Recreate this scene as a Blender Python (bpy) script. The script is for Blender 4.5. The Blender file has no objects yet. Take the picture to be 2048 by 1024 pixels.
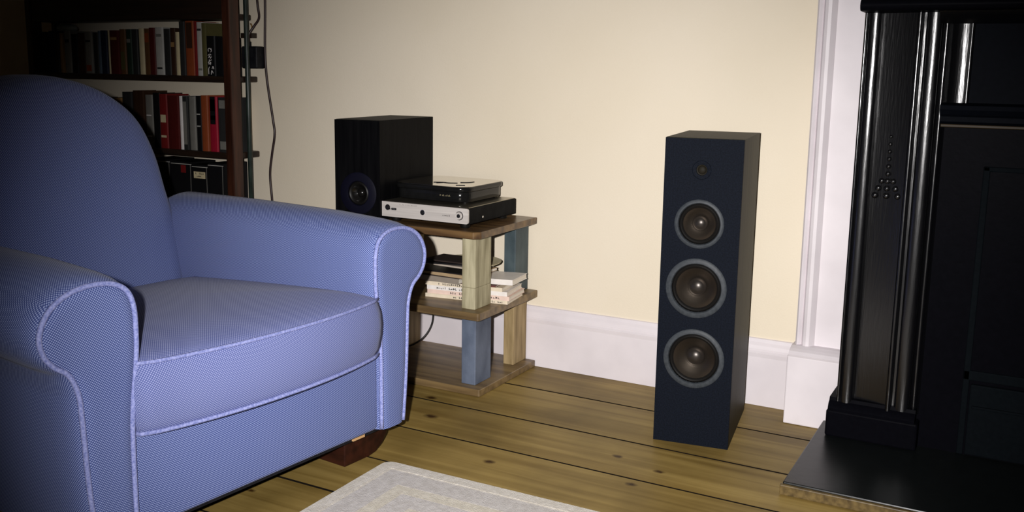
import bpy, bmesh, math, random
from mathutils import Vector, Matrix
random.seed(7)
S = bpy.context.scene
COL = S.collection
PI = math.pi

# ------------------------------------------------------------------ camera, world, flash, exposure
CAM_H = 1.15
yaw, pitch, roll = -0.498273, 0.170616, 0.015634
fwd = Vector((math.sin(yaw)*math.cos(pitch), math.cos(yaw)*math.cos(pitch), -math.sin(pitch)))
rgt = Vector((math.cos(yaw), -math.sin(yaw), 0))
upv = rgt.cross(fwd)
r2 = math.cos(roll)*rgt + math.sin(roll)*upv
u2 = -math.sin(roll)*rgt + math.cos(roll)*upv
cd = bpy.data.cameras.new('camera')
cd.sensor_width = 36.0
cd.lens = 1932.06/2048*36.0
cd.shift_y = -37.12/2048
cd.clip_start = 0.02
cam = bpy.data.objects.new('camera', cd)
M = Matrix((r2, u2, -fwd)).transposed().to_4x4()
M.translation = Vector((0, 0, CAM_H))
cam.matrix_world = M
COL.objects.link(cam)
S.camera = cam

w = bpy.data.worlds.new('room_ambient'); S.world = w
w.use_nodes = True
w.node_tree.nodes['Background'].inputs[0].default_value = (0.8, 0.85, 1, 1)
w.node_tree.nodes['Background'].inputs[1].default_value = 0.008

# the camera's own flash gun, just left of the lens, aimed a little right of centre
fl = bpy.data.lights.new('camera_flash', 'SPOT')
fl.energy = 570
fl.color = (1.0, 0.97, 0.96)
fl.shadow_soft_size = 0.018
fl.spot_size = math.radians(68)
fl.spot_blend = 1.0
flo = bpy.data.objects.new('camera_flash', fl)
COL.objects.link(flo)
fp = Vector((0, 0, CAM_H)) - 0.13*r2 + 0.05*u2
aim = fwd + 0.095*r2 - 0.1*u2
flo.location = fp
flo.rotation_euler = aim.to_track_quat('-Z', 'Y').to_euler()

S.view_settings.view_transform = 'Standard'
S.view_settings.look = 'None'
S.view_settings.gamma = 1.0
S.view_settings.use_curve_mapping = False
S.view_settings.exposure = 0.0

# ------------------------------------------------------------------ helpers
def srgb(r, g, b):
    f = lambda c: (c/255/12.92) if c/255 <= 0.04045 else ((c/255+0.055)/1.055)**2.4
    return (f(r), f(g), f(b), 1.0)

MATS = {}
def N(nt, t, **kw):
    n = nt.nodes.new(t)
    for k, v in kw.items():
        setattr(n, k, v)
    return n

def base_mat(name, rough=0.6, metallic=0.0, ior=1.5, sheen=0.0, coat=0.0, spec=0.5):
    m = bpy.data.materials.new(name); m.use_nodes = True
    nt = m.node_tree
    b = nt.nodes['Principled BSDF']
    b.inputs['Roughness'].default_value = rough
    b.inputs['Metallic'].default_value = metallic
    b.inputs['IOR'].default_value = ior
    b.inputs['Sheen Weight'].default_value = sheen
    b.inputs['Coat Weight'].default_value = coat
    b.inputs['Specular IOR Level'].default_value = spec
    return m, nt, b

def noisy(name, c1, c2, scale=(6, 6, 6), detail=4, rough=0.6, bump=0.0, bscale=80, lo=0.35, hi=0.65, coord='Object', **kw):
    """two-tone procedural material with stretched noise and fine relief"""
    if name in MATS: return MATS[name]
    m, nt, b = base_mat(name, rough, **kw)
    tc = N(nt, 'ShaderNodeTexCoord')
    mp = N(nt, 'ShaderNodeMapping'); mp.inputs['Scale'].default_value = scale
    nz = N(nt, 'ShaderNodeTexNoise'); nz.inputs['Scale'].default_value = 1.0; nz.inputs['Detail'].default_value = detail
    rp = N(nt, 'ShaderNodeValToRGB')
    rp.color_ramp.elements[0].position = lo; rp.color_ramp.elements[0].color = c1
    rp.color_ramp.elements[1].position = hi; rp.color_ramp.elements[1].color = c2
    L = nt.links.new
    L(tc.outputs[coord], mp.inputs[0]); L(mp.outputs[0], nz.inputs['Vector'])
    L(nz.outputs['Fac'], rp.inputs[0]); L(rp.outputs[0], b.inputs['Base Color'])
    if bump:
        n2 = N(nt, 'ShaderNodeTexNoise'); n2.inputs['Scale'].default_value = bscale; n2.inputs['Detail'].default_value = 3
        bp = N(nt, 'ShaderNodeBump'); bp.inputs['Strength'].default_value = bump; bp.inputs['Distance'].default_value = 0.004
        L(tc.outputs[coord], n2.inputs['Vector']); L(n2.outputs['Fac'], bp.inputs['Height']); L(bp.outputs[0], b.inputs['Normal'])
    MATS[name] = m
    return m

def plain(name, c, rough=0.6, **kw):
    d = tuple(x*0.88 for x in c[:3]) + (1,)
    return noisy(name, d, c, scale=(30, 30, 30), rough=rough, **kw)

def tag(o, label=None, cat=None, group=None, kind=None):
    if label: o['label'] = label
    if cat: o['category'] = cat
    if group: o['group'] = group
    if kind: o['kind'] = kind
    return o

def link(name, me, mat, parent=None, loc=(0, 0, 0), rot=(0, 0, 0)):
    o = bpy.data.objects.new(name, me)
    COL.objects.link(o)
    if mat is not None and me is not None and len(me.materials) == 0: me.materials.append(mat)
    o.parent = parent
    o.location = loc; o.rotation_euler = rot
    return o

def thing(name, label, cat, loc=(0, 0, 0), rot=(0, 0, 0), group=None):
    o = bpy.data.objects.new(name, None); COL.objects.link(o)
    o.empty_display_size = 0.1
    o.location = loc; o.rotation_euler = rot
    return tag(o, label, cat, group)

def mesh(verts, faces, smooth=False, angle=None):
    me = bpy.data.meshes.new('m')
    me.from_pydata([tuple(v) for v in verts], [], faces)
    bm = bmesh.new(); bm.from_mesh(me)
    bmesh.ops.recalc_face_normals(bm, faces=bm.faces)
    if smooth:
        for f in bm.faces: f.smooth = True
        if angle:
            for e in bm.edges:
                if len(e.link_faces) == 2 and e.calc_face_angle(0) > math.radians(angle): e.smooth = False
    bm.to_mesh(me); bm.free()
    return me

def merge(*parts):
    V, F = [], []
    for v, f in parts:
        o = len(V); V += list(v); F += [tuple(i+o for i in q) for q in f]
    return V, F

def boxvf(x0, x1, y0, y1, z0, z1):
    v = [(x, y, z) for z in (z0, z1) for y in (y0, y1) for x in (x0, x1)]
    return v, [(0, 2, 3, 1), (4, 5, 7, 6), (0, 1, 5, 4), (2, 6, 7, 3), (0, 4, 6, 2), (1, 3, 7, 5)]

def bevelled(me, w, seg=2, edges=None):
    bm = bmesh.new(); bm.from_mesh(me)
    bmesh.ops.bevel(bm, geom=list(bm.edges), offset=w, segments=seg, affect='EDGES', profile=0.5, clamp_overlap=True)
    bm.to_mesh(me); bm.free()
    return me

def box(name, x0, x1, y0, y1, z0, z1, mat, parent=None, bev=0.0, seg=2, **kw):
    me = mesh(*boxvf(x0, x1, y0, y1, z0, z1))
    if bev: bevelled(me, bev, seg)
    return link(name, me, mat, parent, **kw)

def cr(pts, n=8, closed=False):
    """Catmull-Rom through points"""
    P = [Vector(p) for p in pts]; out = []
    m = len(P); segs = m if closed else m-1
    for i in range(segs):
        if closed: a, b, c, d = P[(i-1) % m], P[i], P[(i+1) % m], P[(i+2) % m]
        else: a, b, c, d = P[max(i-1, 0)], P[i], P[i+1], P[min(i+2, m-1)]
        for k in range(n):
            t = k/n
            out.append(0.5*((2*b) + (c-a)*t + (2*a-5*b+4*c-d)*t*t + (-a+3*b-3*c+d)*t**3))
    if not closed: out.append(P[-1])
    return out

def loft(rings, closed=True, cap0=True, cap1=True):
    V = []; F = []
    n = len(rings[0])
    for r in rings: V += [tuple(p) for p in r]
    for i in range(len(rings)-1):
        for j in range(n if closed else n-1):
            k = (j+1) % n
            F.append((i*n+j, i*n+k, (i+1)*n+k, (i+1)*n+j))
    if cap0: F.append(tuple(range(n)))
    if cap1: F.append(tuple((len(rings)-1)*n+j for j in range(n)))
    return V, F

def tubevf(pts, r, seg=8, closed=False):
    P = [Vector(p) for p in pts]; m = len(P); rings = []
    up = Vector((0, 0, 1)); prev = None
    for i in range(m):
        if closed: t = P[(i+1) % m] - P[(i-1) % m]
        else: t = P[min(i+1, m-1)] - P[max(i-1, 0)]
        t.normalize()
        if prev is None:
            a = t.cross(up)
            if a.length < 1e-3: a = t.cross(Vector((1, 0, 0)))
        else:
            a = prev - t*prev.dot(t)
        a.normalize(); prev = a.copy(); b = t.cross(a)
        rings.append([P[i] + r*(math.cos(q)*a + math.sin(q)*b) for q in [2*PI*k/seg for k in range(seg)]])
    if closed:
        rings.append(rings[0])
        return loft(rings, True, False, False)
    return loft(rings, True, True, True)

def tube(name, pts, r, mat, parent=None, seg=8, closed=False, **kw):
    return link(name, mesh(*tubevf(pts, r, seg, closed), smooth=True), mat, parent, **kw)

def lathevf(prof, seg=40, axis='Y'):
    """prof: list of (radius, height). Revolved around the chosen axis (height runs along it)."""
    V = []; F = []; n = len(prof)
    for i in range(seg):
        a = 2*PI*i/seg
        for r, h in prof:
            if axis == 'Z': V.append((r*math.cos(a), r*math.sin(a), h))
            else: V.append((r*math.cos(a), h, r*math.sin(a)))
    for i in range(seg):
        j = (i+1) % seg
        for k in range(n-1):
            F.append((i*n+k, j*n+k, j*n+k+1, i*n+k+1))
    return V, F

def lathe(name, prof, mat, parent=None, seg=40, axis='Y', angle=40, **kw):
    v, f = lathevf(prof, seg, axis)
    me = mesh(v, f, True, angle)
    bm = bmesh.new(); bm.from_mesh(me)
    bmesh.ops.remove_doubles(bm, verts=bm.verts, dist=1e-6)
    bmesh.ops.recalc_face_normals(bm, faces=bm.faces)
    bm.to_mesh(me); bm.free()
    return link(name, me, mat, parent, **kw)

def extrude_x(name, prof, x0, x1, mat, parent=None, smooth=False, angle=30, **kw):
    """prof: (y,z) closed outline"""
    r = [[(x, p[0], p[1]) for p in prof] for x in (x0, x1)]
    return link(name, mesh(*loft(r), smooth=smooth, angle=angle), mat, parent, **kw)

def extrude_z(name, prof, z0, z1, mat, parent=None, smooth=False, angle=30, **kw):
    r = [[(p[0], p[1], z) for p in prof] for z in (z0, z1)]
    return link(name, mesh(*loft(r), smooth=smooth, angle=angle), mat, parent, **kw)

def box_uv(me):
    """box projection in metres"""
    uv = me.uv_layers.new(name='UVMap')
    for p in me.polygons:
        n = p.normal; ax = max(range(3), key=lambda i: abs(n[i]))
        for li in p.loop_indices:
            c = me.vertices[me.loops[li].vertex_index].co
            uv.data[li].uv = ((c.y, c.z), (c.x, c.z), (c.x, c.y))[ax]

# ------------------------------------------------------------------ materials
def wall_mat():
    m, nt, b = base_mat('cream_wall_paint', 0.75)
    L = nt.links.new
    tc = N(nt, 'ShaderNodeTexCoord')
    nz = N(nt, 'ShaderNodeTexNoise'); nz.inputs['Scale'].default_value = 1.3; nz.inputs['Detail'].default_value = 4
    rp = N(nt, 'ShaderNodeValToRGB')
    rp.color_ramp.elements[0].position = 0.3; rp.color_ramp.elements[0].color = srgb(225, 213, 190)
    rp.color_ramp.elements[1].position = 0.7; rp.color_ramp.elements[1].color = srgb(231, 220, 200)
    L(tc.outputs['Object'], nz.inputs['Vector']); L(nz.outputs['Fac'], rp.inputs[0]); L(rp.outputs[0], b.inputs['Base Color'])
    n2 = N(nt, 'ShaderNodeTexNoise'); n2.inputs['Scale'].default_value = 160; n2.inputs['Detail'].default_value = 3
    n3 = N(nt, 'ShaderNodeTexNoise'); n3.inputs['Scale'].default_value = 5; n3.inputs['Detail'].default_value = 2
    ad = N(nt, 'ShaderNodeMath', operation='MULTIPLY_ADD'); ad.inputs[1].default_value = 3.0
    L(tc.outputs['Object'], n2.inputs['Vector']); L(tc.outputs['Object'], n3.inputs['Vector'])
    L(n3.outputs['Fac'], ad.inputs[0]); L(n2.outputs['Fac'], ad.inputs[2])
    bp = N(nt, 'ShaderNodeBump'); bp.inputs['Strength'].default_value = 0.12; bp.inputs['Distance'].default_value = 0.004
    L(ad.outputs[0], bp.inputs['Height']); L(bp.outputs[0], b.inputs['Normal'])
    return m

def fabric_mat(name, dark, light, period=0.0044, thr=(0.42, 0.78), worn=0.0):
    m, nt, b = base_mat(name, 0.85, sheen=0.08)
    b.inputs['Sheen Roughness'].default_value = 0.4
    b.inputs['Specular IOR Level'].default_value = 0.2
    L = nt.links.new
    uv = N(nt, 'ShaderNodeTexCoord')
    mp = N(nt, 'ShaderNodeMapping'); mp.inputs['Rotation'].default_value = (0, 0, math.radians(38))
    mp.inputs['Scale'].default_value = (2*PI/period,)*3
    L(uv.outputs['UV'], mp.inputs[0])
    sx = N(nt, 'ShaderNodeSeparateXYZ'); L(mp.outputs[0], sx.inputs[0])
    s1 = N(nt, 'ShaderNodeMath', operation='SINE'); s2 = N(nt, 'ShaderNodeMath', operation='SINE')
    L(sx.outputs[0], s1.inputs[0]); L(sx.outputs[1], s2.inputs[0])
    ad = N(nt, 'ShaderNodeMath', operation='ADD'); L(s1.outputs[0], ad.inputs[0]); L(s2.outputs[0], ad.inputs[1])
    mr = N(nt, 'ShaderNodeMapRange'); mr.inputs[1].default_value = -1.6; mr.inputs[2].default_value = 1.8
    L(ad.outputs[0], mr.inputs[0])
    rp = N(nt, 'ShaderNodeValToRGB')
    rp.color_ramp.elements[0].position = thr[0]; rp.color_ramp.elements[0].color = dark
    rp.color_ramp.elements[1].position = thr[1]; rp.color_ramp.elements[1].color = light
    L(mr.outputs[0], rp.inputs[0])
    nz = N(nt, 'ShaderNodeTexNoise'); nz.inputs['Scale'].default_value = 5; nz.inputs['Detail'].default_value = 5
    L(uv.outputs['Object'], nz.inputs['Vector'])
    mx = N(nt, 'ShaderNodeMix', data_type='RGBA')
    mu = N(nt, 'ShaderNodeMath', operation='MULTIPLY'); mu.inputs[1].default_value = 0.25 + worn
    L(nz.outputs['Fac'], mu.inputs[0]); L(mu.outputs[0], mx.inputs['Factor'])
    L(rp.outputs[0], mx.inputs['A'])
    mx.inputs['B'].default_value = tuple((dark[i]*0.5+light[i]*0.5)*(0.9 if i == 2 else 1.0) for i in range(3)) + (1,)
    L(mx.outputs['Result'], b.inputs['Base Color'])
    bp = N(nt, 'ShaderNodeBump'); bp.inputs['Strength'].default_value = 0.25; bp.inputs['Distance'].default_value = 0.0012
    L(mr.outputs[0], bp.inputs['Height']); L(bp.outputs[0], b.inputs['Normal'])
    return m

KNOTS = [(-1.819, 2.758, .022), (-1.716, 2.602, .026), (-1.355, 2.369, .02), (-1.04, 2.606, .017), (-.89, 2.561, .017), (-.929, 2.437, .017), (-1.82, 1.862, .014),
         (-2.9, 2.4, .02), (-1.2, 1.7, .02), (-.3, 2.1, .02), (.6, 1.6, .02)]
def plank_mat():
    m, nt, b = base_mat('waxed_pine_boards', 0.5, spec=.25)
    L = nt.links.new
    geo = N(nt, 'ShaderNodeNewGeometry'); oi = N(nt, 'ShaderNodeObjectInfo')
    of = N(nt, 'ShaderNodeVectorMath', operation='MULTIPLY_ADD')
    of.inputs[1].default_value = (1, 1, 1)
    cb = N(nt, 'ShaderNodeCombineXYZ'); ml = N(nt, 'ShaderNodeMath', operation='MULTIPLY'); ml.inputs[1].default_value = 17.0
    L(oi.outputs['Random'], ml.inputs[0]); L(ml.outputs[0], cb.inputs[0]); L(ml.outputs[0], cb.inputs[2])
    L(geo.outputs['Position'], of.inputs[0]); L(cb.outputs[0], of.inputs[2])
    mp = N(nt, 'ShaderNodeMapping'); mp.inputs['Scale'].default_value = (1.2, 26, 26)
    L(of.outputs[0], mp.inputs[0])
    nz = N(nt, 'ShaderNodeTexNoise'); nz.inputs['Scale'].default_value = 1; nz.inputs['Detail'].default_value = 6; nz.inputs['Distortion'].default_value = 0.6
    L(mp.outputs[0], nz.inputs['Vector'])
    rp = N(nt, 'ShaderNodeValToRGB')
    rp.color_ramp.elements[0].position = 0.25; rp.color_ramp.elements[0].color = srgb(116, 93, 44)
    rp.color_ramp.elements[1].position = 0.75; rp.color_ramp.elements[1].color = srgb(160, 136, 78)
    L(nz.outputs['Fac'], rp.inputs[0])
    # broad blotches of old wax
    n2 = N(nt, 'ShaderNodeTexNoise'); n2.inputs['Scale'].default_value = 3.2; n2.inputs['Detail'].default_value = 5
    L(of.outputs[0], n2.inputs['Vector'])
    r2_ = N(nt, 'ShaderNodeValToRGB')
    r2_.color_ramp.elements[0].position = 0.3; r2_.color_ramp.elements[0].color = (0.62, 0.6, 0.55, 1)
    r2_.color_ramp.elements[1].position = 0.62; r2_.color_ramp.elements[1].color = (1, 1, 1, 1)
    L(n2.outputs['Fac'], r2_.inputs[0])
    mx = N(nt, 'ShaderNodeMix', data_type='RGBA', blend_type='MULTIPLY'); mx.inputs['Factor'].default_value = 1
    L(rp.outputs[0], mx.inputs['A']); L(r2_.outputs[0], mx.inputs['B'])
    # knots in the wood
    cur = None
    nd = N(nt, 'ShaderNodeTexNoise'); nd.inputs['Scale'].default_value = 40
    L(geo.outputs['Position'], nd.inputs['Vector'])
    dist = N(nt, 'ShaderNodeVectorMath', operation='MULTIPLY_ADD'); dist.inputs[1].default_value = (.02, .014, 0)
    L(nd.outputs['Color'], dist.inputs[0]); L(geo.outputs['Position'], dist.inputs[2])
    for (kx, ky, kr) in KNOTS:
        sb = N(nt, 'ShaderNodeVectorMath', operation='SUBTRACT'); sb.inputs[1].default_value = (kx+.01, ky+.007, 0)
        L(dist.outputs[0], sb.inputs[0])
        sc = N(nt, 'ShaderNodeVectorMath', operation='MULTIPLY'); sc.inputs[1].default_value = (0.8/kr, 1.2/kr, 0)
        L(sb.outputs[0], sc.inputs[0])
        ln = N(nt, 'ShaderNodeVectorMath', operation='LENGTH'); L(sc.outputs[0], ln.inputs[0])
        if cur is None: cur = ln.outputs['Value']
        else:
            mn = N(nt, 'ShaderNodeMath', operation='MINIMUM'); L(cur, mn.inputs[0]); L(ln.outputs['Value'], mn.inputs[1]); cur = mn.outputs[0]
    rk = N(nt, 'ShaderNodeValToRGB')
    rk.color_ramp.elements[0].position = 0.3; rk.color_ramp.elements[0].color = (0.16, 0.10, 0.06, 1)
    rk.color_ramp.elements[1].position = 1.0; rk.color_ramp.elements[1].color = (1, 1, 1, 1)
    L(cur, rk.inputs[0])
    m2 = N(nt, 'ShaderNodeMix', data_type='RGBA', blend_type='MULTIPLY'); m2.inputs['Factor'].default_value = 1
    L(mx.outputs['Result'], m2.inputs['A']); L(rk.outputs[0], m2.inputs['B'])
    hs = N(nt, 'ShaderNodeHueSaturation')
    vr = N(nt, 'ShaderNodeMapRange'); vr.inputs[3].default_value = 0.9; vr.inputs[4].default_value = 1.1
    L(oi.outputs['Random'], vr.inputs[0]); L(vr.outputs[0], hs.inputs['Value'])
    L(m2.outputs['Result'], hs.inputs['Color']); L(hs.outputs[0], b.inputs['Base Color'])
    bp = N(nt, 'ShaderNodeBump'); bp.inputs['Strength'].default_value = 0.15; bp.inputs['Distance'].default_value = 0.003
    L(nz.outputs['Fac'], bp.inputs['Height']); L(bp.outputs[0], b.inputs['Normal'])
    return m

def gloss_black(name, rough, bump, scale, col=(0.002, 0.002, 0.0025, 1), spec=.5):
    m, nt, b = base_mat(name, rough, spec=spec, ior=1.75 if spec == .5 else 1.5)
    L = nt.links.new
    tc = N(nt, 'ShaderNodeTexCoord')
    mp = N(nt, 'ShaderNodeMapping'); mp.inputs['Scale'].default_value = scale
    nz = N(nt, 'ShaderNodeTexNoise'); nz.inputs['Scale'].default_value = 1; nz.inputs['Detail'].default_value = 4
    L(tc.outputs['Object'], mp.inputs[0]); L(mp.outputs[0], nz.inputs['Vector'])
    bp = N(nt, 'ShaderNodeBump'); bp.inputs['Strength'].default_value = bump; bp.inputs['Distance'].default_value = 0.002
    L(nz.outputs['Fac'], bp.inputs['Height']); L(bp.outputs[0], b.inputs['Normal'])
    rp = N(nt, 'ShaderNodeValToRGB')
    rp.color_ramp.elements[0].color = col
    rp.color_ramp.elements[1].color = tuple(min(1, c*1.7) for c in col[:3]) + (1,)
    L(nz.outputs['Fac'], rp.inputs[0]); L(rp.outputs[0], b.inputs['Base Color'])
    return m

M_wall = wall_mat()
M_white = noisy('white_gloss_paint', srgb(212, 205, 208), srgb(224, 217, 220), scale=(5, 5, 5), rough=0.45, bump=0.08, bscale=30)
M_ceiling = plain('ceiling_paint', srgb(170, 165, 155), 0.8)
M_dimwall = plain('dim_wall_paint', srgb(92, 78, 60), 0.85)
M_plank = plank_mat()
M_sub = plain('dark_underfloor', srgb(16, 11, 7), 0.9, spec=.1)
M_fab = fabric_mat('blue_woven_upholstery', srgb(42, 58, 118), srgb(150, 162, 206))
M_fabseat = fabric_mat('worn_blue_seat_fabric', srgb(66, 78, 136), srgb(156, 162, 204), worn=0.2)
M_pipe = noisy('pale_blue_piping', srgb(104, 114, 170), srgb(150, 156, 204), scale=(200, 200, 200), rough=0.8)
M_footwood = noisy('mahogany_stain', srgb(30, 13, 9), srgb(50, 23, 15), scale=(8, 30, 30), rough=0.4, spec=.25)
M_blk = noisy('matt_black', (0.006, 0.006, 0.008, 1), (0.012, 0.012, 0.014, 1), scale=(40, 40, 40), rough=0.55, bump=0.05, spec=.15)

# ------------------------------------------------------------------ room shell
YW = 3.305     # face of the far wall
XL, XR, YF, ZC = -5.2, 3.4, -4.5, 3.0
def structure(o, label, cat):
    return tag(o, label, cat, kind='structure')
structure(box('wall_back', XL-.1, XR+.1, YW, YW+.12, 0, ZC, M_wall), 'cream painted plaster wall behind speakers and bookcase', 'wall')
structure(box('wall_left', XL-.12, XL, YF, YW, 0, ZC, M_wall), 'cream painted side wall beyond the bookcase', 'wall')
structure(box('wall_right', XR, XR+.12, YF, YW, 0, ZC, M_dimwall), 'tan painted side wall beyond the fireplace', 'wall')
structure(box('wall_front', XL-.12, XR+.12, YF-.12, YF, 0, ZC, M_dimwall), 'tan painted wall opposite the fireplace', 'wall')
structure(box('ceiling', XL-.12, XR+.12, YF-.12, YW+.12, ZC, ZC+.1, M_ceiling), 'white painted ceiling', 'ceiling')
floor = structure(box('floor', XL-.12, XR+.12, YF-.12, YW+.1, -.08, -.026, M_sub), 'wide waxed pine floorboards with dark gaps and knots', 'floor')
seams = [3.32, 3.04, 2.735, 2.473, 2.215, 1.97]
while seams[-1] > YF: seams.append(seams[-1]-random.choice((.245, .255, .265, .28)))
for i in range(len(seams)-1):
    y1, y0 = seams[i], max(seams[i+1], YF)
    if y1-y0 < .03: continue
    g = 0.0042
    me = mesh(*boxvf(XL, XR, y0+g, y1-g, -.026, random.uniform(-.0012, 0)))
    me.materials.append(M_plank); me.materials.append(M_sub)      # dirt-stained board edges
    for p in me.polygons: p.material_index = 0 if p.normal.z > .5 else 1
    link('plank', me, M_plank, floor)

# skirting board with a moulded top
bbp = [(YW+.005, 0), (3.285, 0), (3.285, .175), (3.282, .19), (3.288, .197), (3.288, .204), (3.291, .216), (3.297, .226), (3.299, .238), (YW+.005, .242)]
structure(extrude_x('baseboard_back', bbp, XL, -.655, M_white), 'tall white moulded skirting board along the cream wall', 'baseboard')
bx = bpy.data.objects['baseboard_back']
structure(extrude_x('baseboard_back_right', bbp, 1.36, XR, M_white), 'tall white skirting board beyond the fireplace', 'baseboard')

# white moulded uprights flanking the fireplace
def chimney_trim(name, xo, sgn, label):
    t = tag(bpy.data.objects.new(name, None), label, 'trim', kind='structure'); COL.objects.link(t)
    t.location = (xo, 0, 0)
    P = [(0, YW+.003), (0, 3.215), (.006, 3.208), (.014, 3.214), (.018, 3.222), (.026, 3.205), (.036, 3.2), (.046, 3.203), (.054, 3.214), (.06, 3.226), (.173, 3.226), (.173, YW+.003)]
    P = [(sgn*a, b) for a, b in P]
    extrude_z('moulded_board', P, .25, ZC, M_white, t, smooth=True, angle=35)
    me = mesh(*boxvf(min(-.012*sgn, .173*sgn), max(-.012*sgn, .173*sgn), 3.158, YW, 0, .235)); bevelled(me, .004)
    pb = link('plinth_block', me, M_white, t)
    cp = [(YW, .232), (3.158, .232), (3.155, .24), (3.166, .25), (3.18, .256), (3.2, .262), (YW, .262)]
    extrude_x('plinth_cap', cp, min(-.008*sgn, .173*sgn), max(-.008*sgn, .173*sgn), M_white, pb)
    return t
chimney_trim('trim_1', -.66, 1, 'white moulded upright board with plinth block beside black fireplace')
chimney_trim('trim_2', 1.36, -1, 'white moulded upright board at the far side of the fireplace')

# ------------------------------------------------------------------ black fireplace
M_fire = gloss_black('black_gloss_paint', 0.24, 0.26, (190, 190, 16))
M_fireflat = gloss_black('black_painted_iron', 0.4, 0.15, (60, 60, 60), (0.002, 0.002, 0.003, 1), .01)
M_insert = gloss_black('dark_iron_panel', 0.6, 0.2, (90, 90, 90), (0.003, 0.004, 0.005, 1), .01)
M_hearth = gloss_black('black_slate', 0.32, 0.2, (25, 25, 25), (0.004, 0.005, 0.005, 1), .3)
M_brass = noisy('dull_brass', srgb(70, 56, 32), srgb(108, 90, 54), scale=(50, 50, 50), rough=0.45, spec=.3)
HZ = 0.035
hearth = thing('hearth_slab', 'black slate hearth slab with worn brass edge under the fireplace', 'hearth', (0.35, 2.88, 0))
box('slab', -.892, .892, -.285, .2785, 0, HZ, M_hearth, hearth, bev=.004)
box('edge_strip', -.897, .897, -.297, -.283, 0, HZ-.005, M_brass, hearth, bev=.003)
fire = thing('fireplace', 'glossy black moulded fireplace surround with mantel shelf on slate hearth', 'fireplace', (.35, 3.2, HZ))
fx, fy = .35, 3.2
def arc(cx, cy, r, a0, a1, n=8):
    return [(cx+r*math.cos(math.radians(a0+(a1-a0)*i/n)), cy+r*math.sin(math.radians(a0+(a1-a0)*i/n))) for i in range(n+1)]
def jamb_prof():
    P = [(-.487, 3.225), (-.487, 3.046)]
    P += arc(-.482, 3.040, .005, 180, 330, 6)
    P += [(-.459+.018*math.cos(math.radians(a)), 3.043+.010*math.sin(math.radians(a))) for a in range(190, 351, 10)]
    P += [(-.443, 3.042), (-.437, 3.062), (-.39, 3.056), (-.35, 3.046), (-.342, 3.044)]
    P += arc(-.335, 3.036, .0075, 190, 350, 8)
    P += [(-.325, 3.046), (-.318, 3.046)]
    P += [(-.298+.021*math.cos(math.radians(a)), 3.047+.012*math.sin(math.radians(a))) for a in range(180, 361, 10)]
    P += [(-.277, 3.058), (-.272, 3.064)]
    P += arc(-.265, 3.062, .007, 200, 340, 6)
    # cove running back to the frieze
    P += [(-.256, 3.07), (-.245, 3.081), (-.232, 3.088), (-.218, 3.091), (-.208, 3.09)]
    P += arc(-.201, 3.09, .0065, 190, 360, 8)
    P += [(-.194, 3.225)]
    return P
jp = jamb_prof()
for sgn in (1, -1):
    prof = [(sgn*(x-fx), y-fy) for x, y in jp]
    j = extrude_z('jamb', prof, .1, 1.30, M_fire, fire, smooth=True, angle=50)
    # stepped foot of the jamb
    x0, x1 = sorted((sgn*(-.512-fx), sgn*(-.245-fx)))
    box('jamb_foot', x0, x1, 3.018-fy, -.0415, 0, .085, M_fireflat, j, bev=.006)
    fp_ = [(-.0415, .083), (3.018-fy, .083), (3.016-fy, .093), (3.024-fy, .106), (3.036-fy, .112), (3.04-fy, .122), (-.0415, .122)]
    a0, a1 = sorted((sgn*(-.507-fx), sgn*(-.255-fx)))
    extrude_x('foot_moulding', fp_, a0, a1, M_fireflat, j, smooth=True, angle=40)
# carved drop ornament on the field of each jamb
def ornament(cx, parent):
    V = []
    parts = []
    random.seed(3)
    for i in range(9):
        z = .80 + i*.022; r = .010-.0006*i
        for s in (-1, 0, 1):
            if s and i > 2: continue
            sph = []
            v, f = lathevf([(0.0001, -r*.6)] + [(r*math.sin(a), -r*.6*math.cos(a)) for a in (.5, 1.0, 1.57)], 8, 'Y')
            parts.append(([(p[0]+cx+s*(.016+.008*(2-i))*(1 if i < 3 else 0), p[1]-.152, p[2]+z-HZ) for p in v], f))
    return link('carved_drop', mesh(*merge(*parts), smooth=True), M_fire, parent)
for o in [c for c in fire.children if c.name.startswith('jamb')]:
    s = 1 if o.name == 'jamb' else -1
    ornament(s*(-.39-fx), o)
# mantel shelf with rounded front edge
mp_ = [(.02, 1.298)] + [(2.945-fy + .016*math.cos(math.radians(a)), 1.314+.016*math.sin(math.radians(a))) for a in range(270, 89, -20)] + [(.02, 1.33)]
ms = extrude_x('mantel_shelf', mp_, -.485-fx, .485+fx, M_fireflat, fire, smooth=True, angle=40)
bm_ = [(.02, 1.268), (3.02-fy, 1.268), (3.005-fy, 1.278), (2.985-fy, 1.288), (2.975-fy, 1.299), (.02, 1.299)]
extrude_x('bed_moulding', bm_, -.30-fx+.02, .30+fx-.02, M_fire, ms, smooth=True, angle=50)
M_frieze = gloss_black('dark_frieze_paint', 0.45, 0.15, (70, 70, 70), (0.002, 0.0025, 0.004, 1), .01)
box('frieze_panel', -.20-fx, .20+fx, 3.105-fy, .02, 1.0, 1.30, M_frieze, fire)
# ledge over the opening
lp = [(.02, .985), (3.045-fy, .985), (3.036-fy, .992), (3.036-fy, 1.006), (3.028-fy, 1.012), (3.018-fy, 1.026), (3.02-fy, 1.038), (3.04-fy, 1.044), (.02, 1.044)]
ld = extrude_x('lintel_ledge', lp, -.262-fx, .262+fx, M_frieze, fire)
box('brass_strip', -.258-fx, .258+fx, 3.03-fy, 3.05-fy, .976, .985, plain('tarnished_strip', srgb(48, 37, 20), .5, spec=.2), ld, bev=.002)
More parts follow.
